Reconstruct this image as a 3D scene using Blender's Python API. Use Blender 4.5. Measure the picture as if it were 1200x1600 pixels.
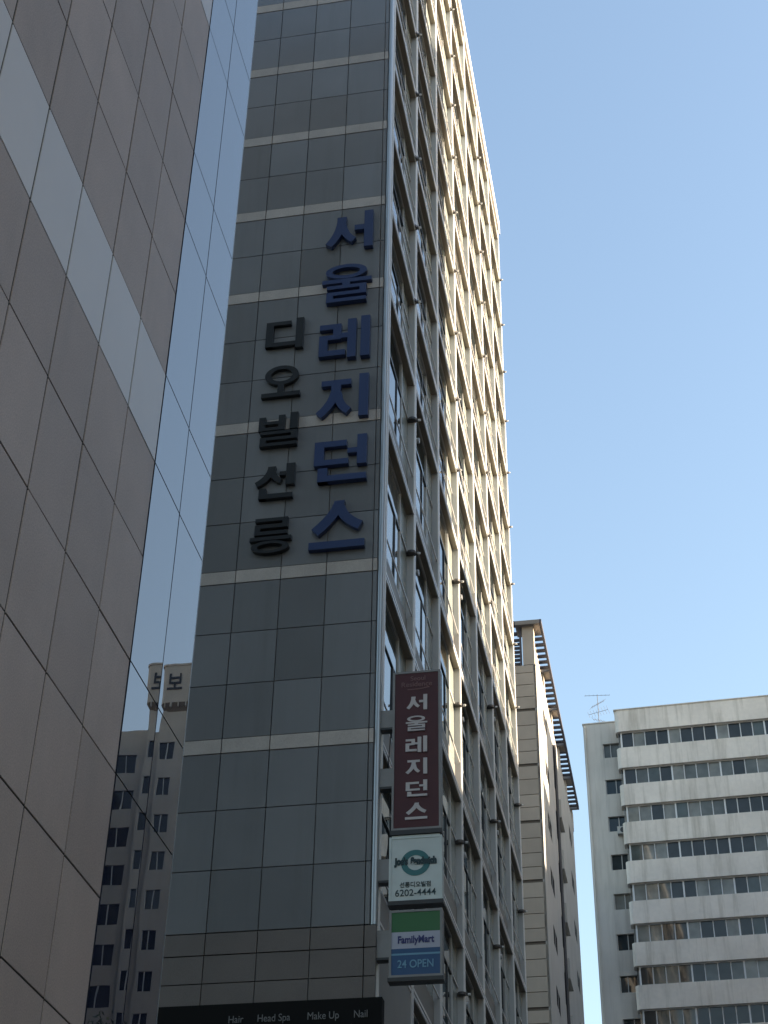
import bpy, math, random
from mathutils import Matrix, Vector
random.seed(7)
R = math.radians
for o in list(bpy.data.objects): bpy.data.objects.remove(o)
S = bpy.context.scene
COL = S.collection

# ------------------------------------------------------------------ camera
CAM_Z = 1.6
FPX = 2476.65                                    # focal length in pixels of a 1600 px high frame
pitch, yaw, roll = R(35.6646), R(10.4085), R(1.0891)
cp, sp, cy, sy = math.cos(pitch), math.sin(pitch), math.cos(yaw), math.sin(yaw)
fwd = Vector((-sy*cp, cy*cp, sp)); rgt = Vector((cy, sy, 0)); up = rgt.cross(fwd)
r2 = math.cos(roll)*rgt + math.sin(roll)*up
u2 = -math.sin(roll)*rgt + math.cos(roll)*up
cam = bpy.data.cameras.new('camera'); camo = bpy.data.objects.new('camera', cam); COL.objects.link(camo)
camo.matrix_world = Matrix(((r2.x, u2.x, -fwd.x, 0), (r2.y, u2.y, -fwd.y, 0), (r2.z, u2.z, -fwd.z, CAM_Z), (0, 0, 0, 1)))
cam.sensor_fit = 'VERTICAL'; cam.sensor_height = 24; cam.sensor_width = 18
cam.lens = FPX/1600*24
cam.clip_start = 0.1; cam.clip_end = 6000
S.camera = camo

# ------------------------------------------------------------------ sky, sun, exposure
SUN_AZ, SUN_EL = R(88.0), R(20.0)                # azimuth from +Y towards +X
W = bpy.data.worlds.new('World'); S.world = W; W.use_nodes = True
nt = W.node_tree; nt.nodes.clear()
sky = nt.nodes.new('ShaderNodeTexSky'); sky.sky_type = 'NISHITA'; sky.sun_disc = False
sky.sun_elevation = SUN_EL; sky.sun_rotation = SUN_AZ
sky.altitude = 50; sky.air_density = 1.4; sky.dust_density = 1.9; sky.ozone_density = 1.1
bg = nt.nodes.new('ShaderNodeBackground'); bg.inputs[1].default_value = 0.09
wo = nt.nodes.new('ShaderNodeOutputWorld')
nt.links.new(sky.outputs[0], bg.inputs[0]); nt.links.new(bg.outputs[0], wo.inputs[0])
sun = bpy.data.lights.new('sun', 'SUN'); sun.energy = 4.5; sun.angle = R(0.5); sun.color = (1.0, 0.82, 0.61)
suno = bpy.data.objects.new('sun', sun); COL.objects.link(suno)
sd = Vector((math.sin(SUN_AZ)*math.cos(SUN_EL), math.cos(SUN_AZ)*math.cos(SUN_EL), math.sin(SUN_EL)))
suno.rotation_euler = sd.to_track_quat('Z', 'Y').to_euler(); suno.location = sd*200
S.view_settings.view_transform = 'Standard'; S.view_settings.look = 'None'
S.view_settings.exposure = 2.0; S.view_settings.gamma = 1.0; S.view_settings.use_curve_mapping = False
S.render.engine = 'CYCLES'
S.render.resolution_x, S.render.resolution_y = 768, 1024
S.cycles.max_bounces = 8; S.cycles.diffuse_bounces = 4; S.cycles.glossy_bounces = 4

# ------------------------------------------------------------------ materials
MATS = {}
def mat(name, col, rough=0.6, metal=0.0, ior=1.5, rnd=0.0, noise=0.0, nscale=1.0, streak=0.0, fine=0.0, fscale=60.0, bump=0.0, rrnd=0.0, stain=(0.35, 0.3, 0.25)):
    """Principled material: world-space mottling, per-object tone (rnd), vertical weather streaks, fine speckle."""
    if name in MATS: return MATS[name]
    m = bpy.data.materials.new(name); m.use_nodes = True
    n = m.node_tree.nodes; L = m.node_tree.links
    b = n['Principled BSDF']
    b.inputs['Roughness'].default_value = rough; b.inputs['Metallic'].default_value = metal; b.inputs['IOR'].default_value = ior
    rgb = n.new('ShaderNodeRGB'); rgb.outputs[0].default_value = (*col, 1); cur = rgb.outputs[0]
    geo = n.new('ShaderNodeNewGeometry')
    def scale_by(cur, val_socket, lo, hi):
        mr = n.new('ShaderNodeMapRange'); mr.inputs[3].default_value = lo; mr.inputs[4].default_value = hi
        L.new(val_socket, mr.inputs[0])
        vm = n.new('ShaderNodeVectorMath'); vm.operation = 'SCALE'
        L.new(cur, vm.inputs[0]); L.new(mr.outputs[0], vm.inputs['Scale']); return vm.outputs[0]
    oi = n.new('ShaderNodeObjectInfo')
    if rnd: cur = scale_by(cur, oi.outputs['Random'], 1-rnd, 1+rnd)
    if noise:
        t = n.new('ShaderNodeTexNoise'); t.inputs['Scale'].default_value = nscale; t.inputs['Detail'].default_value = 6
        L.new(geo.outputs['Position'], t.inputs['Vector'])
        mr = n.new('ShaderNodeMapRange'); mr.inputs[1].default_value = 0.3; mr.inputs[2].default_value = 0.7; L.new(t.outputs[0], mr.inputs[0])
        cur = scale_by(cur, mr.outputs[0], 1-noise, 1+noise)
    if fine:
        t = n.new('ShaderNodeTexNoise'); t.inputs['Scale'].default_value = fscale; t.inputs['Detail'].default_value = 3
        L.new(geo.outputs['Position'], t.inputs['Vector'])
        mr = n.new('ShaderNodeMapRange'); mr.inputs[1].default_value = 0.3; mr.inputs[2].default_value = 0.7; L.new(t.outputs[0], mr.inputs[0])
        cur = scale_by(cur, mr.outputs[0], 1-fine, 1+fine)
        if bump:
            bp = n.new('ShaderNodeBump'); bp.inputs['Strength'].default_value = bump; bp.inputs['Distance'].default_value = 0.004
            L.new(t.outputs[0], bp.inputs['Height']); L.new(bp.outputs[0], b.inputs['Normal'])
    if streak:
        mp = n.new('ShaderNodeVectorMath'); mp.operation = 'MULTIPLY'; mp.inputs[1].default_value = (2.2, 2.2, 0.16)
        L.new(geo.outputs['Position'], mp.inputs[0])
        t = n.new('ShaderNodeTexNoise'); t.inputs['Scale'].default_value = 1.0; t.inputs['Detail'].default_value = 7; t.inputs['Roughness'].default_value = 0.65
        L.new(mp.outputs[0], t.inputs['Vector'])
        mr = n.new('ShaderNodeMapRange'); mr.inputs[1].default_value = 0.5; mr.inputs[2].default_value = 0.72; mr.inputs[4].default_value = streak
        L.new(t.outputs[0], mr.inputs[0])
        mx = n.new('ShaderNodeMix'); mx.data_type = 'RGBA'
        L.new(mr.outputs[0], mx.inputs[0]); L.new(cur, mx.inputs[6])
        mx.inputs[7].default_value = (*stain, 1); cur = mx.outputs[2]
    if rrnd:
        mr = n.new('ShaderNodeMapRange'); mr.inputs[3].default_value = rough; mr.inputs[4].default_value = rough+rrnd
        L.new(oi.outputs['Random'], mr.inputs[0]); L.new(mr.outputs[0], b.inputs['Roughness'])
    L.new(cur, b.inputs['Base Color'])
    MATS[name] = m; return m

def glass(name, col, ior=1.6, rough=0.01, curtain=0.0, wave=0.0):
    """Window glass seen from outside: dark room, sharp reflection; curtain = share of panes with pale blinds."""
    if name in MATS: return MATS[name]
    m = bpy.data.materials.new(name); m.use_nodes = True
    n = m.node_tree.nodes; L = m.node_tree.links; b = n['Principled BSDF']
    b.inputs['Roughness'].default_value = rough; b.inputs['IOR'].default_value = ior
    b.inputs['Base Color'].default_value = (*col, 1)
    if wave:
        gp = n.new('ShaderNodeNewGeometry'); wn = n.new('ShaderNodeTexNoise'); wn.inputs['Scale'].default_value = 1.1; wn.inputs['Detail'].default_value = 1
        L.new(gp.outputs['Position'], wn.inputs['Vector'])
        bp = n.new('ShaderNodeBump'); bp.inputs['Strength'].default_value = 1.0; bp.inputs['Distance'].default_value = wave
        L.new(wn.outputs[0], bp.inputs['Height']); L.new(bp.outputs[0], b.inputs['Normal'])
    if curtain:
        oi = n.new('ShaderNodeObjectInfo')
        geo = n.new('ShaderNodeNewGeometry')
        cr = n.new('ShaderNodeValToRGB'); e = cr.color_ramp.elements
        cr.color_ramp.interpolation = 'CONSTANT'
        e[0].position = 0; e[0].color = (*col, 1)
        e[1].position = 1-curtain; e[1].color = (0.20, 0.205, 0.19, 1)
        x = e.new(1-curtain*0.55); x.color = (0.11, 0.12, 0.115, 1)
        x = e.new(1-curtain*0.2); x.color = (0.075, 0.092, 0.092, 1)
        t = n.new('ShaderNodeTexNoise'); t.inputs['Scale'].default_value = 1.3; t.inputs['Detail'].default_value = 4
        L.new(geo.outputs['Position'], t.inputs['Vector'])
        mr = n.new('ShaderNodeMapRange'); mr.inputs[3].default_value = 0.35; mr.inputs[4].default_value = 1.6
        L.new(t.outputs[0], mr.inputs[0])
        vm = n.new('ShaderNodeVectorMath'); vm.operation = 'SCALE'
        L.new(oi.outputs['Random'], cr.inputs[0]); L.new(cr.outputs[0], vm.inputs[0]); L.new(mr.outputs[0], vm.inputs['Scale'])
        L.new(vm.outputs[0], b.inputs['Base Color'])
    MATS[name] = m; return m

M_granite = mat('granite', (0.47, 0.385, 0.345), 0.55, rnd=0.10, noise=0.06, nscale=1.2, fine=0.16, fscale=55, bump=0.25, streak=0.10, stain=(0.2, 0.18, 0.16))
M_satin = mat('satin_metal_panel', (0.64, 0.61, 0.60), 0.4, metal=0.0, rnd=0.03, noise=0.03, nscale=0.6)
M_endwall = mat('grey_end_wall', (0.46, 0.47, 0.49), 0.7, noise=0.08, nscale=0.4, streak=0.2)
M_joint = mat('dark_joint', (0.03, 0.03, 0.03), 0.9)
M_mirror = glass('mirror_glass', (0.018, 0.022, 0.05), ior=2.45, rough=0.0, wave=0.0007)
M_dark_frame = mat('dark_frame', (0.035, 0.037, 0.04), 0.4)
M_trim = mat('aluminium_trim', (0.40, 0.43, 0.45), 0.42, metal=0.7)
M_panel = mat('dark_grey_panel', (0.145, 0.148, 0.152), 0.24, metal=0.12, ior=1.85, rnd=0.12, noise=0.07, nscale=0.5, rrnd=0.14, streak=0.3, stain=(0.085, 0.085, 0.08))
M_band = mat('pale_band_panel', (0.385, 0.35, 0.32), 0.5, rnd=0.08, noise=0.08, nscale=2.0, fine=0.08, fscale=30)
M_base = mat('brown_base_stone', (0.125, 0.108, 0.098), 0.6, rnd=0.08, noise=0.08, nscale=1.0, fine=0.12)
M_plinth = mat('grey_render', (0.33, 0.33, 0.31), 0.7, noise=0.06, nscale=0.8, streak=0.2)
M_pier = mat('pale_pier_metal', (0.46, 0.465, 0.47), 0.42, rnd=0.03, noise=0.05, nscale=0.8, streak=0.10)
M_reveal = mat('frosted_side_light', (0.29, 0.315, 0.29), 0.2, rnd=0.05, noise=0.06, nscale=0.8)
M_beam = mat('beam_metal', (0.30, 0.255, 0.20), 0.5, rnd=0.05, noise=0.06, nscale=0.8)
M_flange = mat('beam_flange', (0.78, 0.765, 0.745), 0.38)
M_spandrel = mat('spandrel_panel', (0.25, 0.24, 0.22), 0.5, rnd=0.12, noise=0.06, nscale=0.8)
M_winglass = glass('tower_window_glass', (0.02, 0.03, 0.032), ior=2.0, curtain=0.3, wave=0.003)
M_winframe = mat('window_frame', (0.55, 0.55, 0.54), 0.45)
M_bracket = mat('dark_bracket', (0.09, 0.085, 0.085), 0.45, metal=0.3)
M_navy = mat('navy_letter', (0.021, 0.040, 0.112), 0.35, rnd=0.1)
M_black = mat('black_letter', (0.012, 0.014, 0.016), 0.35)
M_body = mat('tower_body', (0.2, 0.2, 0.2), 0.8)
M_maroon = mat('maroon_sign_face', (0.058, 0.010, 0.014), 0.5, noise=0.1, nscale=2)
M_signgrey = mat('sign_case_grey', (0.22, 0.22, 0.22), 0.5, noise=0.08, nscale=3)
M_signtext = mat('sign_white_print', (0.48, 0.45, 0.45), 0.6)
M_signdim = mat('sign_pink_print', (0.17, 0.09, 0.09), 0.6)
M_signwhite = mat('sign_white_face', (0.52, 0.58, 0.57), 0.4, noise=0.06, nscale=3)
M_teal = mat('teal_print', (0.035, 0.15, 0.16), 0.4)
M_tealdark = mat('dark_teal_print', (0.01, 0.035, 0.042), 0.4)
M_signgreen = mat('sign_green', (0.03, 0.13, 0.045), 0.5)
M_signlilac = mat('sign_pale_lilac', (0.36, 0.38, 0.46), 0.5)
M_signblue = mat('sign_blue', (0.022, 0.075, 0.18), 0.5)
M_signblue2 = mat('sign_light_blue', (0.14, 0.30, 0.42), 0.5)
M_signnavy = mat('sign_navy_print', (0.02, 0.025, 0.13), 0.4)
M_fascia = mat('black_fascia', (0.005, 0.005, 0.005), 0.75, ior=1.25)
M_fasciatext = mat('fascia_print', (0.16, 0.16, 0.16), 0.7)
M_beige = mat('beige_cladding', (0.52, 0.455, 0.38), 0.65, rnd=0.06, noise=0.08, nscale=0.7, streak=0.15)
M_beigeside = mat('pale_side_wall', (0.44, 0.43, 0.405), 0.7, noise=0.08, nscale=0.5, streak=0.35, stain=(0.25, 0.23, 0.2))
M_void = mat('dark_opening', (0.03, 0.03, 0.032), 1.0, ior=1.05)
M_beigejoint = mat('beige_joint', (0.17, 0.145, 0.12), 0.8)
M_canopy = mat('canopy_grey_brown', (0.30, 0.275, 0.25), 0.7, noise=0.08, nscale=1.0)
M_steel = mat('dark_purple_steel', (0.10, 0.095, 0.115), 0.5)
M_apt = mat('apartment_paint', (0.72, 0.665, 0.60), 0.75, noise=0.10, nscale=0.35, streak=0.7, fine=0.04, fscale=4, stain=(0.36, 0.32, 0.26))
M_apt2 = mat('apartment_paint_grey', (0.60, 0.565, 0.515), 0.75, noise=0.10, nscale=0.35, streak=0.5, stain=(0.30, 0.28, 0.24))
M_aptwhite = mat('white_window_frame', (0.66, 0.67, 0.68), 0.5)
M_aptglass = glass('apartment_glass', (0.03, 0.034, 0.036), ior=1.5, rough=0.03, curtain=0.6)
M_wingglass = glass('stair_wing_glass', (0.02, 0.035, 0.045), ior=1.45, rough=0.03, curtain=0.2)
M_room = mat('balcony_room', (0.16, 0.15, 0.13), 0.9, noise=0.5, nscale=1.6)
M_refl = mat('concrete_block_paint', (0.43, 0.40, 0.365), 0.8, noise=0.1, nscale=0.4, streak=0.3)
M_darkglass = glass('dark_window_glass', (0.015, 0.02, 0.022), ior=1.45, rough=0.02)
M_asphalt = mat('asphalt', (0.05, 0.05, 0.052), 0.9, noise=0.2, nscale=0.5, fine=0.2, fscale=20)
M_paving = mat('paving', (0.15, 0.143, 0.135), 0.85, noise=0.12, nscale=1.2)
M_line = mat('road_paint', (0.7, 0.7, 0.68), 0.7, noise=0.1, nscale=4)
M_leaf = mat('leaf', (0.05, 0.085, 0.03), 0.6, noise=0.4, nscale=0.9)
M_bark = mat('bark', (0.10, 0.075, 0.055), 0.9, noise=0.3, nscale=4)
M_metal = mat('galvanised_metal', (0.06, 0.06, 0.063), 0.6, metal=0.2)
M_acunit = mat('air_conditioner_white', (0.5, 0.49, 0.46), 0.6)

# ------------------------------------------------------------------ mesh helpers
BOX = {}
def box_mesh(dx, dy, dz, m, bev=0.0):
    k = (round(dx, 4), round(dy, 4), round(dz, 4), m.name)
    if k in BOX: return BOX[k]
    x, y, z = dx/2, dy/2, dz/2
    v = [(a*x, b*y, c*z) for a in (-1, 1) for b in (-1, 1) for c in (-1, 1)]
    f = [(0, 1, 3, 2), (4, 6, 7, 5), (0, 4, 5, 1), (2, 3, 7, 6), (0, 2, 6, 4), (1, 5, 7, 3)]
    me = bpy.data.meshes.new('box'); me.from_pydata(v, [], f); me.materials.append(m); me.update()
    BOX[k] = me; return me
def link(name, me, parent=None, loc=(0, 0, 0), rz=0.0):
    o = bpy.data.objects.new(name, me); COL.objects.link(o)
    o.location = loc
    if rz: o.rotation_euler = (0, 0, rz)
    if parent: o.parent = parent
    return o
def box(name, a, b, m, parent=None):
    """axis-aligned box from corner a to corner b (local to parent), as one object with its origin at its centre"""
    d = [abs(b[i]-a[i]) for i in range(3)]; c = [(a[i]+b[i])/2 for i in range(3)]
    return link(name, box_mesh(*d, m), parent, c)
class MB:
    def __init__(s): s.v = []; s.f = []; s.mi = []; s.m = []
    def _m(s, m):
        if m not in s.m: s.m.append(m)
        return s.m.index(m)
    def box(s, a, b, m):
        i = len(s.v); k = s._m(m)
        x0, x1 = sorted((a[0], b[0])); y0, y1 = sorted((a[1], b[1])); z0, z1 = sorted((a[2], b[2]))
        s.v += [(x, y, z) for x in (x0, x1) for y in (y0, y1) for z in (z0, z1)]
        s.f += [tuple(i+j for j in q) for q in ((0, 1, 3, 2), (4, 6, 7, 5), (0, 4, 5, 1), (2, 3, 7, 6), (0, 2, 6, 4), (1, 5, 7, 3))]
        s.mi += [k]*6; return s
    def tube(s, p0, p1, r0, r1, m, n=8):
        p0, p1 = Vector(p0), Vector(p1); d = (p1-p0).normalized()
        a = d.orthogonal().normalized(); b = d.cross(a); i = len(s.v); k = s._m(m)
        for p, r in ((p0, r0), (p1, r1)):
            for j in range(n):
                t = 2*math.pi*j/n; s.v.append(tuple(p+a*r*math.cos(t)+b*r*math.sin(t)))
        for j in range(n): s.f.append((i+j, i+(j+1) % n, i+n+(j+1) % n, i+n+j)); s.mi.append(k)
        s.f.append(tuple(i+n-1-j for j in range(n))); s.f.append(tuple(i+n+j for j in range(n))); s.mi += [k, k]; return s
    def prism(s, pts, z0, z1, m):
        """extrude a plan polygon (counter-clockwise) from z0 to z1"""
        i = len(s.v); n = len(pts); k = s._m(m)
        s.v += [(x, y, z0) for x, y in pts]+[(x, y, z1) for x, y in pts]
        for j in range(n): s.f.append((i+j, i+(j+1) % n, i+n+(j+1) % n, i+n+j))
        s.f.append(tuple(i+n-1-j for j in range(n))); s.f.append(tuple(i+n+j for j in range(n)))
        s.mi += [k]*(n+2); return s
    def mesh(s):
        me = bpy.data.meshes.new('mesh'); me.from_pydata(s.v, [], s.f)
        for m in s.m: me.materials.append(m)
        me.polygons.foreach_set('material_index', s.mi); me.update(); return me
    def build(s, name, parent=None, loc=(0, 0, 0)): return link(name, s.mesh(), parent, loc)
def tag(o, label=None, cat=None, group=None, kind=None):
    if label: o['label'] = label
    if cat: o['category'] = cat
    if group: o['group'] = group
    if kind: o['kind'] = kind
    return o
def thing(name, label, cat, loc, rz=0.0, group=None):
    o = link(name, None, None, loc, rz); o.empty_display_size = 0.5
    return tag(o, label, cat, group)
def text_mesh(body, size, m, extrude=0.006, offset=0.0, sx=1.0, align='CENTER'):
    c = bpy.data.curves.new('text', 'FONT'); c.body = body; c.size = size; c.extrude = extrude; c.offset = offset
    c.align_x = align; c.align_y = 'CENTER'
    o = bpy.data.objects.new('text', c); COL.objects.link(o)
    bpy.context.view_layer.update()
    me = bpy.data.meshes.new_from_object(o.evaluated_get(bpy.context.evaluated_depsgraph_get()))
    bpy.data.objects.remove(o); bpy.data.curves.remove(c)
    # stand it up: text x -> local x, text y -> local z, facing -y
    for v in me.vertices: v.co = (v.co.x*sx, -v.co.z, v.co.y)
    me.materials.clear(); me.materials.append(m)
    for p in me.polygons: p.material_index = 0
    return me

# Hangul letters as strokes in a unit box: each stroke is a strip of (left, right) point pairs
def rc(x0, x1, y0, y1): return ([((x0, y0), (x1, y0)), ((x0, y1), (x1, y1))], False)
def ring(cx, cy, rx, ry, tx, ty, n=28):
    return ([((cx+rx*math.cos(a), cy+ry*math.sin(a)), (cx+(rx-tx)*math.cos(a), cy+(ry-ty)*math.sin(a))) for a in (2*math.pi*i/n for i in range(n))], True)
def leg(p0, c, p1, w0, w1, n=7):
    out = []
    for i in range(n+1):
        t = i/n
        x = (1-t)**2*p0[0]+2*t*(1-t)*c[0]+t*t*p1[0]; y = (1-t)**2*p0[1]+2*t*(1-t)*c[1]+t*t*p1[1]
        dx = 2*(1-t)*(c[0]-p0[0])+2*t*(p1[0]-c[0]); dy = 2*(1-t)*(c[1]-p0[1])+2*t*(p1[1]-c[1]); l = math.hypot(dx, dy)
        w = (w0+(w1-w0)*t)/2
        if i == 0: nx, ny = 1, 0
        else: nx, ny = -dy/l, dx/l
        if nx < 0: nx, ny = -nx, -ny
        out.append(((x-nx*w, y-ny*w), (x+nx*w, y+ny*w)))
    return (out, False)
def rieul(x0, x1, y0, y1, t=0.2, v=0.17):
    h = y1-y0; w = x1-x0
    return [rc(x0, x1, y1-h*t, y1), rc(x1-w*v, x1, y0+h*0.42, y1-h*0.02), rc(x0, x1-0.001, y0+h*0.4, y0+h*(0.4+t)), rc(x0+0.001, x0+w*v, y0+h*0.02, y0+h*0.5), rc(x0, x1, y0, y0+h*t)]
GLYPH = {
 'seo': [leg((.35, .89), (.36, .48), (.09, .13), .20, .16), leg((.36, .66), (.42, .36), (.61, .22), .17, .15), rc(.82, 1, 0, 1), rc(.62, .83, .48, .62)],
 'ul': [ring(.48, .81, .42, .19, .14, .085), rc(0, 1, .51, .61), rc(.41, .57, .42, .53)] + rieul(.1, .9, 0, .44),
 're': [rc(0, .43, .75, .88), rc(.27, .431, .5, .8), rc(0, .43, .48, .60), rc(.001, .17, .1, .55), rc(0, .52, .08, .21), rc(.42, .57, .50, .62), rc(.56, .73, 0, .96), rc(.82, 1, 0, 1)],
 'ji': [rc(.09, .66, .78, .91), leg((.38, .82), (.39, .4), (.06, .1), .19, .16), leg((.40, .62), (.43, .3), (.63, .15), .17, .15), rc(.82, 1, 0, 1)],
 'deon': [rc(.02, .62, .78, .91), rc(.021, .2, .38, .9), rc(.02, .66, .37, .49), rc(.64, .83, .6, .71), rc(.82, 1, .34, 1), rc(.1, .28, 0, .30), rc(.101, 1, 0, .13)],
 'seu': [leg((.53, 1), (.5, .72), (.1, .36), .19, .19), leg((.53, .9), (.6, .6), (.92, .44), .18, .18), rc(0, 1, 0, .15)],
 'di': [rc(0, .66, .82, .94), rc(.001, .2, .1, .93), rc(0, .82, .1, .23), rc(.8, 1, 0, 1)],
 'o': [ring(.5, .69, .44, .31, .16, .11), rc(.41, .58, .1, .42), rc(0, 1, 0, .13)],
 'bil': [rc(0, .17, .5, .93), rc(.5, .67, .5, .96), rc(.1, .6, .69, .78), rc(.1, .6, .5, .59), rc(.8, 1, .5, 1)] + rieul(.06, 1, 0, .46),
 'seon': [leg((.42, .95), (.40, .62), (.04, .44), .20, .15), leg((.43, .85), (.46, .6), (.66, .5), .17, .14), rc(.78, 1, .38, 1), rc(.62, .79, .66, .77), rc(.13, .31, 0, .3), rc(.131, .97, 0, .13)],
 'reung': rieul(.1, .9, .52, 1) + [rc(0, 1, .36, .46), ring(.5, .17, .46, .17, .15, .075)],
}
def glyph_mesh(g, w, h, depth, m, thin=1.0):
    """stand-up letter, w x h, front at y=-depth, back at y=0, lower left corner at the origin"""
    V = []; F = []
    for q, (st, closed) in enumerate(GLYPH[g]):
        d = depth+0.004*q
        i = len(V); n = len(st)
        for (a, b) in st:
            for y in (-d, 0):
                V.append((a[0]*w, y, a[1]*h)); V.append((b[0]*w, y, b[1]*h))
        for j in range(n if closed else n-1):
            p = i+4*j; r = i+4*((j+1) % n)
            F += [(p, p+1, r+1, r), (p, r, r+2, p+2), (p+1, p+3, r+3, r+1), (p+2, r+2, r+3, p+3)]
        if not closed:
            F += [(i, i+2, i+3, i+1)]; e = i+4*(n-1); F += [(e, e+1, e+3, e+2)]
    me = bpy.data.meshes.new('letter'); me.from_pydata(V, [], F); me.materials.append(m)
    import bmesh
    bm = bmesh.new(); bm.from_mesh(me); bmesh.ops.recalc_face_normals(bm, faces=bm.faces); bm.to_mesh(me); bm.free()
    return me

# ------------------------------------------------------------------ ground, road, pavements
g = MB(); g.v = [(-3000, -3000, 0), (3000, -3000, 0), (3000, 3000, 0), (-3000, 3000, 0)]; g.f = [(0, 1, 2, 3)]; g.mi = [0]; g.m = [M_asphalt]
tag(g.build('ground'), kind='structure')
tag(box('road', (2.5, -150, -0.2), (13.5, 92, 0.004), M_asphalt), kind='structure')
tag(box('pavement', (-5.0, -150, -0.2), (2.5, 92, 0.13), M_paving), kind='structure')
tag(box('pavement', (13.5, -150, -0.2), (19.5, 92, 0.13), M_paving), kind='structure')

TB = R(-0.85)                                     # the tower's own heading
TX = Vector((math.cos(TB), math.sin(TB), 0)); TT = Vector((-math.sin(TB), math.cos(TB), 0))

# ------------------------------------------------------------------ office building with granite wall and mirror glass
K = 0.62                                          # metres per fitted unit: wall stands 6.2 m to the left
ob = thing('office_building', 'office building with tan granite panels, one pale panel row and a mirror glass strip', 'building', (-10*K, 26.4*K, 0))
P_W, P_H = 1.967*K, 2.515*K
Z0 = 11.1*K+CAM_Z
JT = 0.013
y_end = (30.36-26.4)*K
box('wall', (-13, -34, 0), (-0.012, y_end-0.02, Z0+31*P_H), M_joint, ob)
box('end_wall', (-13, y_end-0.019, 0), (-0.1, y_end+0.004, Z0+31*P_H), M_endwall, ob)  # unseen end face, added pale so its reflection brightens the tower panels
rows = list(range(-7, 16)); TOP = 31
def rz(k): return Z0+k*P_H
for k in rows:
    pale = k in (4, 10)
    if rz(k) < 0: continue
    for c in range(10):
        y1 = -c*P_W; y0 = y1-P_W
        m = M_satin if pale else M_granite
        o = box('pale_panel' if pale else 'granite_panel', (-0.05, y0+0.021, rz(k)+JT), (0, y1-0.021, rz(k+1)-JT), m, ob)
        o.location.x += random.uniform(-0.0025, 0.0025)
        o.rotation_euler = (0, random.uniform(-1, 1)*0.0012, random.uniform(-1, 1)*0.0012)
# far part of the wall beyond what the street view shows, one course per row
for k in rows:
    if rz(k) < 0: continue
    box('granite_course', (-0.05, -34, rz(k)+JT), (0, -10*P_W-JT, rz(k+1)-JT), M_satin if k in (4, 10) else M_granite, ob)
for k in range(16, TOP):
    box('granite_course', (-0.05, -34, rz(k)+JT), (0, -0.02, rz(k+1)-JT), M_satin if k % 6 == 4 else M_granite, ob)
# glass strip: two columns, panes alternately one and two rows tall
cuts = [k for k in list(rows)+list(range(16, TOP+1)) if k % 3 != 0]
GW = y_end/2
for c in range(2):
    for a, b in zip(cuts[:-1], cuts[1:]):
        z0, z1 = rz(a), rz(b)
        if z0 < 0: continue
        o = box('mirror_pane', (-0.045, c*GW+0.019, z0+0.012), (0.004, (c+1)*GW-0.019, z1-0.012), M_mirror, ob)
        o.rotation_euler = (0, R(random.uniform(-0.03, 0.03)), R(-0.345 if c else 0.0)+R(random.uniform(-0.012, 0.012)))
box('edge_trim', (-0.09, y_end-0.012, 0), (0.008, y_end+0.012, Z0+TOP*P_H), M_trim, ob)
box('roof_coping', (-13.1, -34.1, Z0+TOP*P_H+0.002), (0.06, y_end+0.06, Z0+TOP*P_H+0.3), M_satin, ob)

# ------------------------------------------------------------------ apartment tower with the grid facade
P0 = TX*(-5.96)+TT*30
tw = thing('residential_tower', 'tall tower with dark grey panelled end wall and sunlit grid of piers and beams', 'tower', (P0.x, P0.y, 0), TB)
def Z(z): return z+CAM_Z
bands = [11.80-4.45*2, 11.80-4.45, 11.80, 15.86, 20.30, 24.79, 29.30] + [32.43+3.11*i for i in range(10)]
BH = 0.36
ROOF = Z(61.5)
DEPTH = 29.75
box('core', (-16, 0.06, 0), (-0.29, DEPTH-0.1, ROOF-0.4), M_body, tw)
# end wall: panel columns between joints, rows between bands
cols = [-0.14, -0.255, -1.355, -2.45, -3.545, -4.64, -5.735, -6.83]
G = 0.011
def fp(name, x0, x1, z0, z1, m, proud=0.0):
    o = box(name, (min(x0, x1)+G, -proud, z0+G), (max(x0, x1)-G, 0.045, z1-G), m, tw)
    o.rotation_euler = (random.uniform(-1, 1)*0.0022, 0, random.uniform(-1, 1)*0.0018); return o
for bi, zb in enumerate(bands[2:]):
    zt = bands[2:][bi+1] if bi+1 < len(bands)-2 else 61.5
    first = bi == 0
    lo = zb if first else zb+BH
    n = 3 if (zt-zb) > 4 else (2 if zt-zb > 2 else 1)
    for c in range(len(cols)-1):
        for r in range(n):
            a = lo+(zt-lo)*r/n; b = lo+(zt-lo)*(r+1)/n
            fp('wall_panel', cols[c], cols[c+1], Z(a), Z(b), M_panel)
        if not first: fp('band_panel', cols[c], cols[c+1], Z(zb), Z(zb+BH), M_band, proud=0.012)
# brown stone base of the end wall
for (a, b) in ((11.33, 11.79), (10.75, 11.33), (10.15, 10.75)):
    for c in range(1, len(cols)-1):
        fp('base_stone', cols[c], cols[c+1], Z(a), Z(b), M_base, proud=0.008 if a > 11.3 else 0.0)
    fp('base_stone', 0.0, cols[1], Z(a), Z(b), M_base, proud=0.008 if a > 11.3 else 0.0)
for c in range(1, len(cols)-1): fp('base_wall', cols[c], cols[c+1], 0.05, Z(10.15), M_base)
fp('base_wall', 0.0, cols[1], 0.05, Z(10.15), M_base)
# rounded aluminium corner
cr = MB(); cr.tube((-0.07, 0.07, Z(11.8)), (-0.07, 0.07, ROOF), 0.075, 0.075, M_trim, 14)
cr.build('corner_trim', tw)
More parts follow.
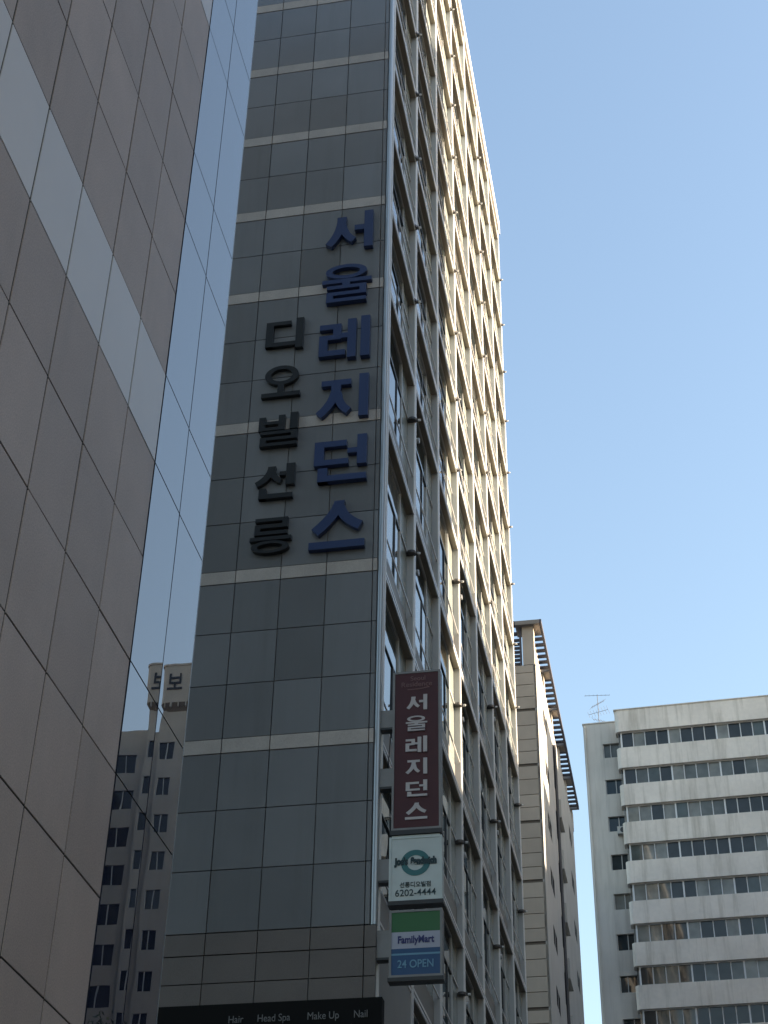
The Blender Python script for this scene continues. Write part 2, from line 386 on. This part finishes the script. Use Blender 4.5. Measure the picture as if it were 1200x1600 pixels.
# piers
py = [0.0, 4.25, 8.45, 12.62, 16.85, 21.08, 25.32, 29.6]
pm = MB()
H = ROOF
H -= 0.36
pm.box((-0.22, -0.115, 0), (-0.03, 0.115, H), M_pier)
pm.box((-0.031, -0.125, 0), (0.0, -0.045, H), M_flange); pm.box((-0.031, 0.045, 0), (0.0, 0.125, H), M_flange)
pm_mesh = pm.mesh()
for i, y in enumerate(py):
    yy = y-0.16 if i == 7 else y
    if i == 0: yy = 0.30
    p = link('pier', pm_mesh, tw, (0 if i else -0.005, yy, 0))
    if i == 0: p.scale = (1, 0.55, 1)
# beams, spandrels, windows
BEAM = {}
def beam_mesh(L):
    k = round(L, 3)
    if k not in BEAM:
        b = MB(); b.box((-0.215, -L/2, 0.02), (-0.035, L/2, 0.20), M_beam)
        b.box((-0.0345, -L/2, 0.135), (-0.004, L/2, 0.205), M_flange); b.box((-0.0345, -L/2, 0.0), (-0.004, L/2, 0.075), M_flange); b.box((-0.0344, -L/2, 0.076), (-0.03, L/2, 0.134), M_dark_frame)
        BEAM[k] = b.mesh()
    return BEAM[k]
FR = {}
def frame_mesh(L, h, zt):
    k = (round(L, 3), round(h, 3))
    if k not in FR:
        b = MB(); t = 0.055
        b.box((-0.03, -L/2, 0), (0.03, L/2, t), M_winframe); b.box((-0.03, -L/2, h-t), (0.03, L/2, h), M_winframe)
        b.box((-0.029, -L/2, t), (0.029, -L/2+t, h-t), M_winframe); b.box((-0.029, L/2-t, t), (0.029, L/2, h-t), M_winframe)
        b.box((-0.028, -L/2+t, zt), (0.028, L/2-t, zt+0.045), M_dark_frame)
        b.box((-0.027, L*0.22, t), (0.027, L*0.22+0.05, zt), M_dark_frame)
        FR[k] = b.mesh()
    return FR[k]
for i in range(7):
    y0 = (py[i]+0.116) if i else 0.38
    y1 = py[i+1]-0.116-(0.16 if i == 6 else 0)
    L = y1-y0; yc = (y0+y1)/2
    for bi, zb in enumerate(bands):
        zt = bands[bi+1] if bi+1 < len(bands) else 61.2
        if i == 0 and zb < 11.7: continue
        link('beam', beam_mesh(L), tw, (0, yc, Z(zb)))
        tall = zt-zb > 4
        zz = Z(zb)+0.206; top = Z(zt)
        if top-zz < 1.5: 
            box('parapet_panel', (-0.26, y0, zz), (-0.18, y1, top), M_spandrel, tw); continue
        sp_h = 1.0 if tall else 0.7
        s = box('spandrel', (-0.27, y0+0.002, zz), (-0.185, y1-0.002, zz+sp_h), M_spandrel, tw)
        link('guard_rail', box_mesh(0.035, L+0.06, 0.035, M_flange), tw, (-0.06, yc, zz+sp_h+0.1))
        wz = zz+sp_h+0.002; wh = top-0.002-wz
        L2 = L-1.0; yw = yc-0.5
        tz = wh*0.62
        link('window_frame', frame_mesh(L2, wh, tz), tw, (-0.215, yw, wz))
        for (a, b) in ((0.055, tz), (tz+0.045, wh-0.055)):
            o = box('window_pane', (-0.235, yw-L2/2+0.056, wz+a+0.001), (-0.22, yw+L2/2-0.056, wz+b-0.001), M_winglass, tw)
            o.rotation_euler = (0, R(random.uniform(-0.25, 0.25)), R(random.uniform(-0.3, 0.3)))
        # pale side light beside the pier: frosted pane in two heights with a sill rail
        ya = yw+L2/2+0.003; yb = y1-0.003
        o = box('side_light', (-0.25, ya, wz), (-0.202, yb, wz+tz-0.03), M_reveal, tw)
        o = box('side_light', (-0.25, ya, wz+tz+0.03), (-0.205, yb, wz+wh), M_reveal, tw)
        box('sill_rail', (-0.24, ya, wz+tz-0.028), (-0.17, yb, wz+tz+0.028), M_winframe, tw)
box('wall_end_bay', (-0.6, 0.38, 0), (-0.02, py[1]-0.16, Z(11.78)), M_plinth, tw)
# drain brackets on every other pier, at the beams above and mid-height of the tall floors below
bk = MB(); bk.box((-0.205, -0.09, -0.03), (0.10, 0.0, 0.035), M_bracket)
bk.tube((-0.06, -0.08, -0.035), (-0.06, -0.08, 0.04), 0.12, 0.12, M_bracket, 14)
bk.tube((0.095, -0.045, 0), (0.17, -0.045, 0), 0.035, 0.035, M_flange, 8)
bk_mesh = bk.mesh()
kn = MB(); kn.tube((-0.2, 0, 0), (-0.06, 0, 0), 0.028, 0.028, M_bracket, 8); kn.tube((-0.10, 0, 0), (-0.02, 0, 0), 0.085, 0.085, M_pier, 10)
kn_mesh = kn.mesh()
for i in (1, 3, 5, 7):
    yy = py[i]-(0.16 if i == 7 else 0)
    for zb in bands[2:-1]:
        z = zb+0.08 if zb > 30 else zb-1.3
        link('bracket', bk_mesh, tw, (0, yy-0.116, Z(z)))
        if i < 7 and zb > 13: link('bracket_knob', kn_mesh, tw, (0, yy+0.75, Z(z)))
box('roof_slab', (-16.1, -0.02, ROOF), (-0.06, DEPTH, ROOF+0.35), M_pier, tw)
box('roof_fascia', (-0.055, -0.02, ROOF-0.35), (0.06, DEPTH, ROOF+0.42), M_flange, tw)

# ------------------------------------------------------------------ big wall letters
def P(u, t, z): v = TX*u+TT*t; return (v.x, v.y, z)
wl = thing('wall_lettering', 'column of six large navy blue Korean letters on the grey panelled tower wall', 'lettering', P(-7.07, 29.985, Z(20.95)), TB)
for i, g_ in enumerate(('seo', 'ul', 're', 'ji', 'deon', 'seu')):
    z = 30.76-1.963*i
    link('letter', glyph_mesh(g_, 1.34, 1.37, 0.13, M_navy), wl, (-0.67, 0, z-20.95))
wl2 = thing('wall_lettering', 'column of five smaller black Korean letters on the grey panelled tower wall', 'lettering', P(-8.69, 29.985, Z(20.99)), TB)
for i, g_ in enumerate(('di', 'o', 'bil', 'seon', 'reung')):
    z = 27.41-1.605*i
    link('letter', glyph_mesh(g_, 1.01, 1.03, 0.10, M_black), wl2, (-0.505, 0, z-20.99))

# ------------------------------------------------------------------ projecting signs at the tower corner
def sign_case(root, w, h, d=0.24, frame=0.045, m=M_signgrey):
    """four frame bars and a back box; faces are added by the caller at y = 0.012"""
    box('case', (-w/2+0.01, 0.03, 0.01), (w/2-0.01, d, h-0.01), m, root)
    box('frame_bar', (-w/2, 0, 0), (-w/2+frame, d+0.004, h), m, root); box('frame_bar', (w/2-frame, 0, 0), (w/2, d+0.004, h), m, root)
    box('frame_bar', (-w/2+frame, 0.001, 0), (w/2-frame, d+0.003, frame), m, root); box('frame_bar', (-w/2+frame, 0.001, h-frame), (w/2-frame, d+0.003, h), m, root)
def bracket_box(root, x0, x1, z0, z1):
    b = MB(); b.box((x0, 0.02, z0), (x1, 0.2, z1), M_signgrey); b.box((x0-0.01, 0.01, z0-0.05), (x1, 0.22, z0-0.002), M_dark_frame); b.build('mounting_bracket', root)
SC = -5.175
s1 = thing('projecting_sign', 'tall maroon projecting sign with a column of white Korean letters', 'sign', P(SC, 30.03, Z(13.80)), TB)
w, h = 1.05, 3.76; sign_case(s1, w, h)
box('face', (-w/2+0.046, 0.012, 0.046), (w/2-0.046, 0.03, h-0.046), M_maroon, s1)
for i, g_ in enumerate(('seo', 'ul', 're', 'ji', 'deon', 'seu')):
    link('letter', glyph_mesh(g_, 0.47, 0.375, 0.008, M_signtext), s1, (-0.235, 0.0125, 2.79-0.513*i))
link('lettering', text_mesh('Seoul', 0.155, M_signdim, 0.004, 0.0015), s1, (0.03, 0.0085, 3.575))
link('lettering', text_mesh('Residence', 0.17, M_signdim, 0.004, 0.0015), s1, (0, 0.0085, 3.43))
sw = MB()
for i in range(12):
    a, b = -0.2+i*0.04, -0.16+i*0.04
    f = lambda x: 3.30+0.30*x*x+0.06*x
    sw.box((a, 0.005, min(f(a), f(b))), (b, 0.0125, max(f(a), f(b))+0.018), M_signdim)
sw.build('swoosh', s1)
for z in (2.42, 1.02): bracket_box(s1, -0.785, -0.527, z, z+0.42)
box('underside', (-w/2-0.02, -0.01, -0.10), (w/2+0.02, 0.26, -0.003), M_dark_frame, s1)
cb = MB()
for p, q in (((-0.60, 0.22, 2.4), (-0.66, 0.24, 1.5)), ((-0.66, 0.24, 1.5), (-0.58, 0.22, 0.2)), ((-0.58, 0.22, 0.2), (-0.68, 0.24, -0.7))): cb.tube(p, q, 0.013, 0.013, M_dark_frame, 6)
cb.build('cable', s1)

s2 = thing('projecting_sign', 'pale sandwich shop sign with a teal ring logo and a phone number', 'sign', P(SC-0.01, 30.03, Z(12.27)), TB)
w, h = 1.10, 1.38; sign_case(s2, w, h, m=M_signwhite)
box('face', (-w/2+0.046, 0.012, 0.046), (w/2-0.046, 0.03, h-0.046), M_signwhite, s2)
rg = MB(); n = 40; i0 = 0
V = []; F = []
for j in range(n):
    a = 2*math.pi*j/n
    for r_ in (0.30, 0.175):
        for y in (0.004, 0.0125): V.append((r_*math.cos(a), y, 0.80+r_*0.93*math.sin(a)))
for j in range(n):
    p = 4*j; q = 4*((j+1) % n); F += [(p, q, q+2, p+2), (p, p+1, q+1, q), (p+2, q+2, q+3, p+3)]
me = bpy.data.meshes.new('ring'); me.from_pydata(V, [], F); me.materials.append(M_teal); link('ring_logo', me, s2)
link('lettering', text_mesh("Joe's", 0.19, M_tealdark, 0.004, 0.017, 0.74), s2, (-0.29, 0.0, 0.83))
link('lettering', text_mesh('Sandwich', 0.19, M_tealdark, 0.004, 0.017, 0.74), s2, (0.17, -0.001, 0.83))
link('lettering', text_mesh('선릉디오빌점', 0.125, M_tealdark, 0.004, 0.002, 0.95), s2, (0.0, 0.0075, 0.325))
link('lettering', text_mesh('6202-4444', 0.20, M_tealdark, 0.004, 0.001, 0.98), s2, (0.0, 0.0075, 0.155))
bracket_box(s2, -0.785, -0.552, 0.46, 0.92)
box('underside', (-w/2-0.02, -0.01, -0.09), (w/2+0.02, 0.26, -0.003), M_dark_frame, s2)
lp = MB(); lp.box((-0.5, 0.03, h+0.002), (0.5, 0.2, h+0.04), M_signwhite); lp.build('top_rail', s2)

s3 = thing('projecting_sign', 'green and blue convenience store sign reading 24 OPEN', 'sign', P(SC, 30.03, Z(10.70)), TB)
w, h = 1.07, 1.37; sign_case(s3, w, h)
box('green_field', (-w/2+0.046, 0.012, 0.92), (w/2-0.046, 0.03, h-0.046), M_signgreen, s3)
box('white_field', (-w/2+0.046, 0.013, 0.578), (w/2-0.046, 0.031, 0.918), M_signlilac, s3)
box('blue_field', (-w/2+0.046, 0.012, 0.484), (w/2-0.046, 0.03, 0.576), M_signblue, s3)
box('blue_line', (-w/2+0.046, 0.011, 0.445), (w/2-0.046, 0.03, 0.482), M_signblue2, s3)
box('blue_field', (-w/2+0.046, 0.012, 0.046), (w/2-0.046, 0.03, 0.443), M_signblue, s3)
link('lettering', text_mesh('FamilyMart', 0.205, M_signnavy, 0.004, 0.006, 0.80), s3, (0, 0.008, 0.75))
link('lettering', text_mesh('24 OPEN', 0.225, M_signblue2, 0.004, 0.002, 0.84), s3, (0, 0.007, 0.255))
bracket_box(s3, -0.785, -0.537, 0.42, 0.98)
box('underside', (-w/2-0.02, -0.01, -0.08), (w/2+0.02, 0.26, -0.003), M_dark_frame, s3)

# black fascia over the shop
fa = thing('shop_fascia', 'black shop fascia board with small white lettering along the tower base', 'sign', P(-8.3, 29.75, Z(8.6)), TB)
box('board', (-3.4, -0.05, 0), (2.53, 0.21, 1.62), M_fascia, fa)
for t_, x, sz in (('Hair', -0.36, 0.26), ('Head Spa', 0.40, 0.26), ('Make Up', 1.38, 0.26), ('Nail', 2.12, 0.26)):
    link('lettering', text_mesh(t_, sz*0.78, M_fasciatext, 0.004, 0.0, 0.86), fa, (x, -0.056, 1.30))

# ------------------------------------------------------------------ building with the slatted roof canopy
D2 = 70.0
pb = thing('clad_building', 'beige clad building with a slatted roof canopy rising behind the tower', 'building', (-4.9, D2, 0), TB)
fr = [.5820, .5756, .5658, .556, .5462, .533, .5219, .5126, .5029, .4911, .4795, .4701, .4603, .4474, .4368, .4268, .4177, .4052, .3942, .3842, .3752, .3636, .3522, .3422, .3323, .322, .311, .301, .291]
zz = [Z(v*D2) for v in fr]
box('core', (-14, 0.1, 0), (-0.12, 22.0, zz[0]-0.1), M_steel, pb)
box('floor_course', (-14, 0, 0), (-0.02, 0.09, zz[-1]-0.01), M_beige, pb)
for i in range(len(zz)-1):
    d = 0.16 if (i % 4 == 0 and i > 3) else 0.035
    b = MB(); b.box((-14, 0.0, zz[i+1]), (-0.02, 0.09, zz[i]-d), M_beige)
    if d > 0.1: b.box((-14, 0.05, zz[i]-d-0.001), (-0.03, 0.089, zz[i]-0.03), M_beigejoint)
    o = b.build('cladding_board', pb)
CT = Z(.6175*D2)                                   # canopy top
# side wall, built round its openings: two window columns and a service slot
segs = [(0.0, 3.2), (5.2, 8.5), (9.7, 18.2), (20.0, 22.0)]
for a, b in segs: box('side_wall', (-0.12, a, 0), (0, b, zz[0]), M_beigeside, pb)
for (a, b), z0 in (((3.2, 5.2), 39.15), ((18.2, 20.0), 39.3)):
    zc = Z(z0); prev = zz[0]
    k = 0
    while zc > 3:
        box('side_wall', (-0.119, a, zc+0.95), (-0.001, b, prev), M_beigeside, pb)
        w_ = box('window', (-0.05, a+0.003, zc+0.003), (-0.015, b-0.003, zc+0.947), M_void, pb)
        fm = MB(); fm.box((-0.0149, a+0.003, zc+0.003), (-0.004, a+0.06, zc+0.947), M_dark_frame); fm.box((-0.0149, (a+b)/2-0.025, zc+0.003), (-0.004, (a+b)/2+0.025, zc+0.947), M_winframe)
        fm.build('window_frame', pb)
        prev = zc; zc -= 2.95; k += 1
    box('side_wall', (-0.119, a, 0), (-0.001, b, prev), M_beigeside, pb)
box('service_slot', (-0.118, 8.5, 0), (-0.04, 9.7, zz[0]), M_steel, pb)
pp = MB(); pp.tube((0.06, 9.05, 0.3), (0.06, 9.05, zz[0]), 0.09, 0.09, M_metal, 8); pp.build('drain_pipe', pb)
for k in range(11):
    z = Z(36.8)-2.95*k
    if z > 2: box('service_panel', (-0.039, 8.52, z), (-0.01, 9.68, z+1.25), M_apt2, pb)
    if z > 2: box('side_balcony', (-0.01, 9.6, z-0.1), (0.22, 11.6, z+0.95), M_beigeside, pb)
# open roof storey: corner post, louvred front screen, canopy frame with slats
box('corner_post', (-0.62, 0.0, zz[0]-0.001), (-0.03, 0.5, CT-0.241), M_beige, pb)
box('roof_parapet', (-0.3, 0.5, zz[0]), (0, 22.0, zz[0]+1.1), M_beigeside, pb)
for k in range(7):
    z = zz[0]+0.08+k*0.235
    box('louvre', (-6, 0.06, z), (-0.75, 0.20, z+0.11), M_steel, pb)
box('louvre_post', (-0.78, 0.03, zz[0]), (-0.68, 0.23, CT-0.242), M_steel, pb)
box('canopy_beam', (-6, -0.25, CT-0.20), (-0.95, 0.08, CT), M_steel, pb)
box('canopy_corner', (-0.949, -0.25, CT-0.24), (0.299, 1.0, CT-0.005), M_canopy, pb)
box('canopy_beam', (-6, 0.8, CT-0.18), (-0.95, 0.95, CT-0.02), M_steel, pb)
box('canopy_beam', (0.30, -0.25, CT-0.20), (0.42, 22.4, CT), M_steel, pb)
box('canopy_beam', (-0.32, 1.001, CT-0.20), (-0.16, 22.4, CT-0.01), M_beige, pb)
yy = 1.3; grp = 0
while yy < 21.5:
    for j in range(6):
        box('canopy_slat', (-0.155, yy+j*0.6+0.15, CT-0.12), (0.297, yy+j*0.6+0.43, CT-0.05), M_steel, pb)
    yy += 6*0.6
    box('canopy_slab', (-0.155, yy-0.02, CT-0.20), (0.296, min(yy+0.8, 22.4), CT-0.02), M_canopy, pb)
    box('canopy_post', (-0.30, yy+0.1, zz[0]+1.1), (-0.02, yy+0.7, CT-0.201), M_beige, pb)
    yy += 0.75

# ------------------------------------------------------------------ white apartment block with ribbon balconies
DA = 97.0
ap = thing('apartment_block', 'white apartment block with ribbon balcony windows and weather stained bands', 'building', (-1.62, DA, 0), R(-3.4))
AL = 18.0                                          # length of the balcony front
FP = 0.0278*DA
wt0 = Z(0.5228*DA)                                 # top of the topmost window ribbon
WH = 0.0125*DA
box('core', (0.3, 1.15, 0), (AL, 11, Z(0.5390*DA)-0.25), M_room, ap)
def band(z0, z1, m=M_apt):
    r = 0.32; pts = [(AL, 0), (AL, 0.9), (0, 0.9), (0, r)]
    pts = [(0, 0.9), (0, r)]+[(r-r*math.cos(a), r-r*math.sin(a)) for a in (math.pi/2*i/6 for i in range(1, 6))]+[(r, 0), (AL, 0), (AL, 0.9)]
    b = MB(); b.prism(pts, z0, z1, m); return b.build('balcony_band', ap)
nf = int(wt0/FP)
pane = box_mesh(0.70, 0.02, WH-0.10, M_aptglass)
mul = box_mesh(0.055, 0.07, WH-0.004, M_aptwhite)
mulw = box_mesh(0.10, 0.09, WH-0.004, M_aptwhite)
band(wt0, Z(0.5395*DA))
box('roof_coping', (-0.03, -0.05, Z(0.5395*DA)), (AL, 0.96, Z(0.5395*DA)+0.07), M_apt2, ap)
for f in range(nf):
    zt = wt0-f*FP; zb = zt-WH
    band(zt-FP, zb)
    if f < 10:
        nx = 22
        for i in range(nx):
            x = 0.36+i*0.79
            o = link('window_pane', pane, ap, (x+0.395, 0.26+(0.035 if i % 2 else 0), (zt+zb)/2))
            o.rotation_euler = (R(random.uniform(-0.5, 0.5)), 0, R(random.uniform(-0.5, 0.5)))
            link('mullion', mulw if i % 4 == 0 else mul, ap, (x, 0.25, (zt+zb)/2))
        box('window_rail', (0.3, 0.215, zt-0.055), (AL, 0.305, zt-0.002), M_aptwhite, ap)
        box('window_rail', (0.3, 0.215, zb+0.002), (AL, 0.305, zb+0.05), M_aptwhite, ap)
        # what stands on the balconies behind the glass, and the return at the end
        box('end_pane', (0.18, 0.3, zb+0.002), (0.22, 0.9, zt-0.002), M_aptglass, ap)
    else:
        box('window_strip', (0.3, 0.25, zb), (AL, 0.29, zt), M_aptglass, ap)
# stepped back stair wing with single windows
SB = 1.5; WX = -2.3; wing_top = Z(0.5306*(DA+SB))
ws0, ws1 = -1.03, 0.12
box('wing_wall', (WX, SB, 0), (ws0, 10, wing_top), M_apt2, ap)
box('wing_wall', (ws1, SB, 0), (0.299, 10, wing_top), M_apt2, ap)
box('wing_core', (ws0, SB+0.35, 0), (ws1, 10, wing_top-0.1), M_room, ap)
prev = wing_top
for f in range(nf):
    zt = Z(0.5143*(DA+SB))-f*FP; zb = zt-1.07
    if zb < 1: break
    box('wing_panel', (ws0, SB+0.002, zt), (ws1, SB+0.34, prev), M_apt2, ap)
    w_ = box('window', (ws0+0.002, SB+0.2, zb+0.002), (ws1-0.002, SB+0.22, zt-0.002), M_wingglass, ap)
    fm = MB(); xm = (ws0+ws1)/2+random.choice((-0.1, 0.1))
    for (a, b) in ((ws0+0.002, ws0+0.06), (xm, xm+0.05), (ws1-0.06, ws1-0.002)): fm.box((a, SB+0.13, zb+0.003), (b, SB+0.195, zt-0.003), M_winframe)
    fm.box((ws0+0.06, SB+0.131, zb+0.003), (ws1-0.06, SB+0.194, zb+0.05), M_winframe)
    fm.build('window_frame', ap)
    prev = zb
box('wing_panel', (ws0, SB+0.002, 0), (ws1, SB+0.34, prev), M_apt2, ap)
box('wing_coping', (WX-0.05, SB-0.05, wing_top), (0.28, 10, wing_top+0.08), M_apt2, ap)
b = MB(); b.tube((WX+0.12, SB-0.08, 0.5), (WX+0.12, SB-0.08, wing_top-0.2), 0.06, 0.06, M_apt2, 8); b.build('drain_pipe', ap)
# air conditioner outside the third stair window
az_ = Z(0.5143*(DA+SB))-2*FP-1.07
ac = thing('air_conditioner', 'small air conditioner hung below a stair window of the apartment block', 'air conditioner', (0, 0, 0))
ac.matrix_world = Matrix.Translation((-1.62, DA, 0)) @ Matrix.Rotation(R(-3.4), 4, 'Z') @ Matrix.Translation((-0.12, SB-0.34, az_-0.32))
box('case', (-0.32, 0, 0), (0.32, 0.3, 0.5), M_acunit, ac)
b = MB(); b.tube((0.05, -0.02, 0.25), (0.05, 0.005, 0.25), 0.19, 0.19, M_dark_frame, 14); b.build('fan_grille', ac)
b = MB(); b.box((-0.3, 0.02, -0.05), (-0.26, 0.33, -0.002), M_dark_frame); b.box((0.26, 0.02, -0.05), (0.3, 0.33, -0.002), M_dark_frame); b.build('support', ac)
# roof aerial
an = thing('television_aerial', 'thin television aerial on the roof of the apartment block stair wing', 'aerial', (0, 0, 0))
an.matrix_world = Matrix.Translation((-1.62, DA, 0)) @ Matrix.Rotation(R(-3.4), 4, 'Z') @ Matrix.Translation((-1.25, SB+1.0, wing_top+0.08))
b = MB(); b.tube((0, 0, 0), (0.0, 0, 2.75), 0.025, 0.02, M_metal, 6); b.build('mast', an)
def yagi(z, ang, L, n, el):
    b = MB(); d = Vector((math.cos(ang), math.sin(ang), 0)); p = Vector((-d.y, d.x, 0))
    b.tube(Vector((0, 0, z))-d*L*0.5, Vector((0, 0, z))+d*L*0.5, 0.014, 0.014, M_metal, 6)
    for i in range(n):
        c = Vector((0, 0, z))+d*L*(i/(n-1)-0.5); q = (p*0.4+Vector((0, 0, 1))*el).normalized()*(0.32-0.012*i)
        b.tube(c-q, c+q, 0.009, 0.009, M_metal, 5)
    b.build('antenna_arm', an)
yagi(2.68, R(8), 1.7, 7, 0.12); yagi(2.0, R(-40), 1.3, 7, 0.5); yagi(1.35, R(160), 1.5, 8, 0.35); yagi(0.7, R(35), 0.9, 5, 0.5)

# ------------------------------------------------------------------ block with the water tank, seen in the mirror glass
rb = thing('housing_block', 'housing block with a lettered rooftop water tank, mirrored in the glass strip', 'building', (21.5, 94.3, 0), R(-3.4))
RT = Z(52.1)
def window_at(root, x0, x1, z0, z1, yf, split=3):
    box('window', (x0, yf+0.12, z0), (x1, yf+0.15, z1), M_darkglass, root)
    fm = MB()
    for i in range(split+1):
        x = x0+(x1-x0)*i/split; fm.box((x-0.03, yf+0.04, z0), (x+0.03, yf+0.118, z1), M_winframe)
    fm.build('window_frame', root)
# main wall to the right of the shaft, built in floor bands with recessed windows
box('core', (0.2, 0.9, 0), (13, 10, RT-0.2), M_room, rb)
wx = [(0.55, 3.15), (4.6, 7.2), (8.6, 11.2)]
piers_x = [0.0, 0.55, 3.15, 4.6, 7.2, 8.6, 11.2, 13.0]
for a, b in ((0, 0.55), (3.15, 4.6), (7.2, 8.6), (11.2, 13.0)): box('wall', (a, 0.5, 0), (b, 0.9, RT), M_refl, rb)
for (a, b) in wx:
    prev = RT; zt = Z(50.2)
    while zt > 4:
        box('wall', (a, 0.502, zt), (b, 0.898, prev), M_refl, rb)
        window_at(rb, a+0.002, b-0.002, zt-1.4, zt, 0.5, 3); prev = zt-1.4; zt -= 2.71
    box('wall', (a, 0.502, 0), (b, 0.898, prev), M_refl, rb)
# stair shaft with its own windows
for a, b in ((-4.0, -1.15), (-0.15, 0.0)): box('shaft_wall', (a, 0, 0), (b, 4, Z(53.4)), M_refl, rb)
prev = Z(53.4); zt = Z(51.0)
box('shaft_core', (-1.15, 0.3, 0), (-0.15, 4, Z(53.3)), M_room, rb)
while zt > 4:
    box('shaft_wall', (-1.15, 0.002, zt), (-0.15, 0.299, prev), M_refl, rb)
    window_at(rb, -1.148, -0.152, zt-1.3, zt, 0.0, 2); prev = zt-1.3; zt -= 2.71
box('shaft_wall', (-1.15, 0.002, 0), (-0.15, 0.299, prev), M_refl, rb)
# water tank: rounded box with a flat lid over a dark ribbed skirt
def rrect(hx, hy, r, n=5):
    out = []
    for cx, cy, a0 in ((hx-r, hy-r, 0), (-hx+r, hy-r, 90), (-hx+r, -hy+r, 180), (hx-r, -hy+r, 270)):
        out += [(cx+r*math.cos(R(a0+90*i/n))-2.2, cy+r*math.sin(R(a0+90*i/n))+1.9) for i in range(n+1)]
    return out
tb = MB(); tb.prism(rrect(2.45, 2.2, 0.45), Z(53.9), Z(56.9), M_refl); tb.prism(rrect(2.5, 2.25, 0.45), Z(56.901), Z(57.05), M_refl)
tk = tb.build('water_tank', rb)
a_, b_ = rrect(2.43, 2.18, 0.45), rrect(2.0, 1.8, 0.4); n = len(a_)
me = bpy.data.meshes.new('skirt'); me.from_pydata([(x, y, Z(53.899)) for x, y in a_]+[(x, y, Z(53.1)) for x, y in b_], [], [(j, n+j, n+(j+1) % n, (j+1) % n) for j in range(n)]+[tuple(range(n, 2*n))])
me.materials.append(M_beigejoint); link('skirt', me, tk)
for i in range(9):
    box('skirt_rib', (-4.2+i*0.5, -0.36, Z(53.55)), (-4.12+i*0.5, -0.2, Z(53.95)), M_refl, tk)
lt = text_mesh('보', 1.75, M_black, 0.03, 0.02, 0.72); link('letter', lt, tk, (-0.75, -0.34, Z(55.4)))

# ------------------------------------------------------------------ street buildings across the road (they throw the shade)
def plain_building(name, label, x0, x1, y0, y1, h, m, fl=3.2):
    t = thing(name, label, 'building', (x0, y0, 0)); w, d = x1-x0, y1-y0
    box('core', (0.25, 0.25, 0), (w-0.25, d-0.25, h-0.3), M_darkglass, t)
    z = 0.0; nfl = int(h/fl)
    box('wall_band', (0, 0, 0), (w, d, 1.0), m, t)
    for k in range(1, nfl+1):
        z = k*fl
        box('wall_band', (0, 0, z-0.4), (w, d, min(z+1.0, h)), m, t)
    box('roof_parapet', (0.001, 0.001, h-0.6), (w-0.001, d-0.001, h), m, t)
    n = max(2, int(d/3.6))
    for i in range(n+1):
        y = 0.3+(d-0.6)*i/n
        box('wall_pier', (0.01, y-0.29, 0), (0.24, y+0.29, h-0.61), m, t); 
    n = max(2, int(w/3.6))
    for i in range(n+1):
        x = 0.6+(w-1.2)*i/n
        box('wall_pier', (x-0.28, 0.012, 0), (x+0.28, 0.24, h-0.61), m, t); box('wall_pier', (x-0.28, d-0.24, 0), (x+0.28, d-0.012, h-0.61), m, t)
    return t
te = math.tan(SUN_EL)/math.sin(SUN_AZ)
plain_building('street_building', 'tall grey building across the road from the tower', 20, 38, -12, 42.2, Z(49.5)+26*te, M_refl)
plain_building('street_building', 'narrow lower building across the road between two taller ones', 24, 36, 42.25, 44.75, Z(20.5)+30*te, M_beigeside)
plain_building('street_building', 'beige mid height building across the road from the tower', 22, 38, 44.8, 72.2, Z(29.6)+28*te, M_apt2)
plain_building('street_building', 'narrow pale building across the road before the slatted canopy', 22.5, 38, 72.25, 76, Z(35.0)+27.5*te, M_beigeside)
plain_building('street_building', 'pale building across the road facing the slatted roof canopy', 25.5, 42, 76.05, 90, Z(40.5)+30.4*te, M_beigeside)
plain_building('street_building', 'unseen high slab added to keep the rooftop water tank in shade', 46, 60, 84, 112, Z(58)+24*te+2, M_refl)  # added out of view to block the sun from the water tank

# ------------------------------------------------------------------ street tree whose top shows in the mirror glass
def tree(x, y, h, r, label):
    t = thing('street_tree', label, 'tree', (x, y, 0.1)); rnd = random.Random(5)
    b = MB(); pts = [Vector((0, 0, 0)), Vector((0.08, 0.05, h*0.3)), Vector((-0.05, 0.1, h*0.6)), Vector((0.05, 0, h*0.93))]; rr = [0.3, 0.22, 0.14, 0.03]
    for i in range(3): b.tube(pts[i], pts[i+1], rr[i], rr[i+1], M_bark, 9)
    tips = []
    for i in range(46):
        f = 0.22+0.74*i/45; z = h*f; a = rnd.uniform(0, 6.28); l = r*(1.15-f)*rnd.uniform(0.7, 1.25)*1.25
        e = Vector((l*math.cos(a), l*math.sin(a), z+l*0.45)); b.tube((0, 0, z), e, 0.05*(1.2-f)+0.015, 0.012, M_bark, 5)
        for q in range(5): tips.append(Vector((0, 0, z)).lerp(e, 0.35+0.16*q))
    b.build('trunk', t)
    V = []; F = []
    for p in tips:
        for q in range(26):
            c = p+Vector((rnd.gauss(0, .34), rnd.gauss(0, .34), rnd.gauss(0, .3)))
            a = Vector((rnd.gauss(0, 1), rnd.gauss(0, 1), rnd.gauss(0, 1))).normalized(); s = rnd.uniform(0.07, 0.14)
            c2 = a.orthogonal().normalized()*s*0.6; a *= s; i = len(V)
            V += [tuple(c-a), tuple(c+c2), tuple(c+a), tuple(c-c2)]; F.append((i, i+1, i+2, i+3))
    me = bpy.data.meshes.new('crown'); me.from_pydata(V, [], F); me.materials.append(M_leaf); link('crown', me, t)
tree(7.1, 52.5, 19.2, 2.6, 'leafy street tree with its top mirrored in the glass strip')
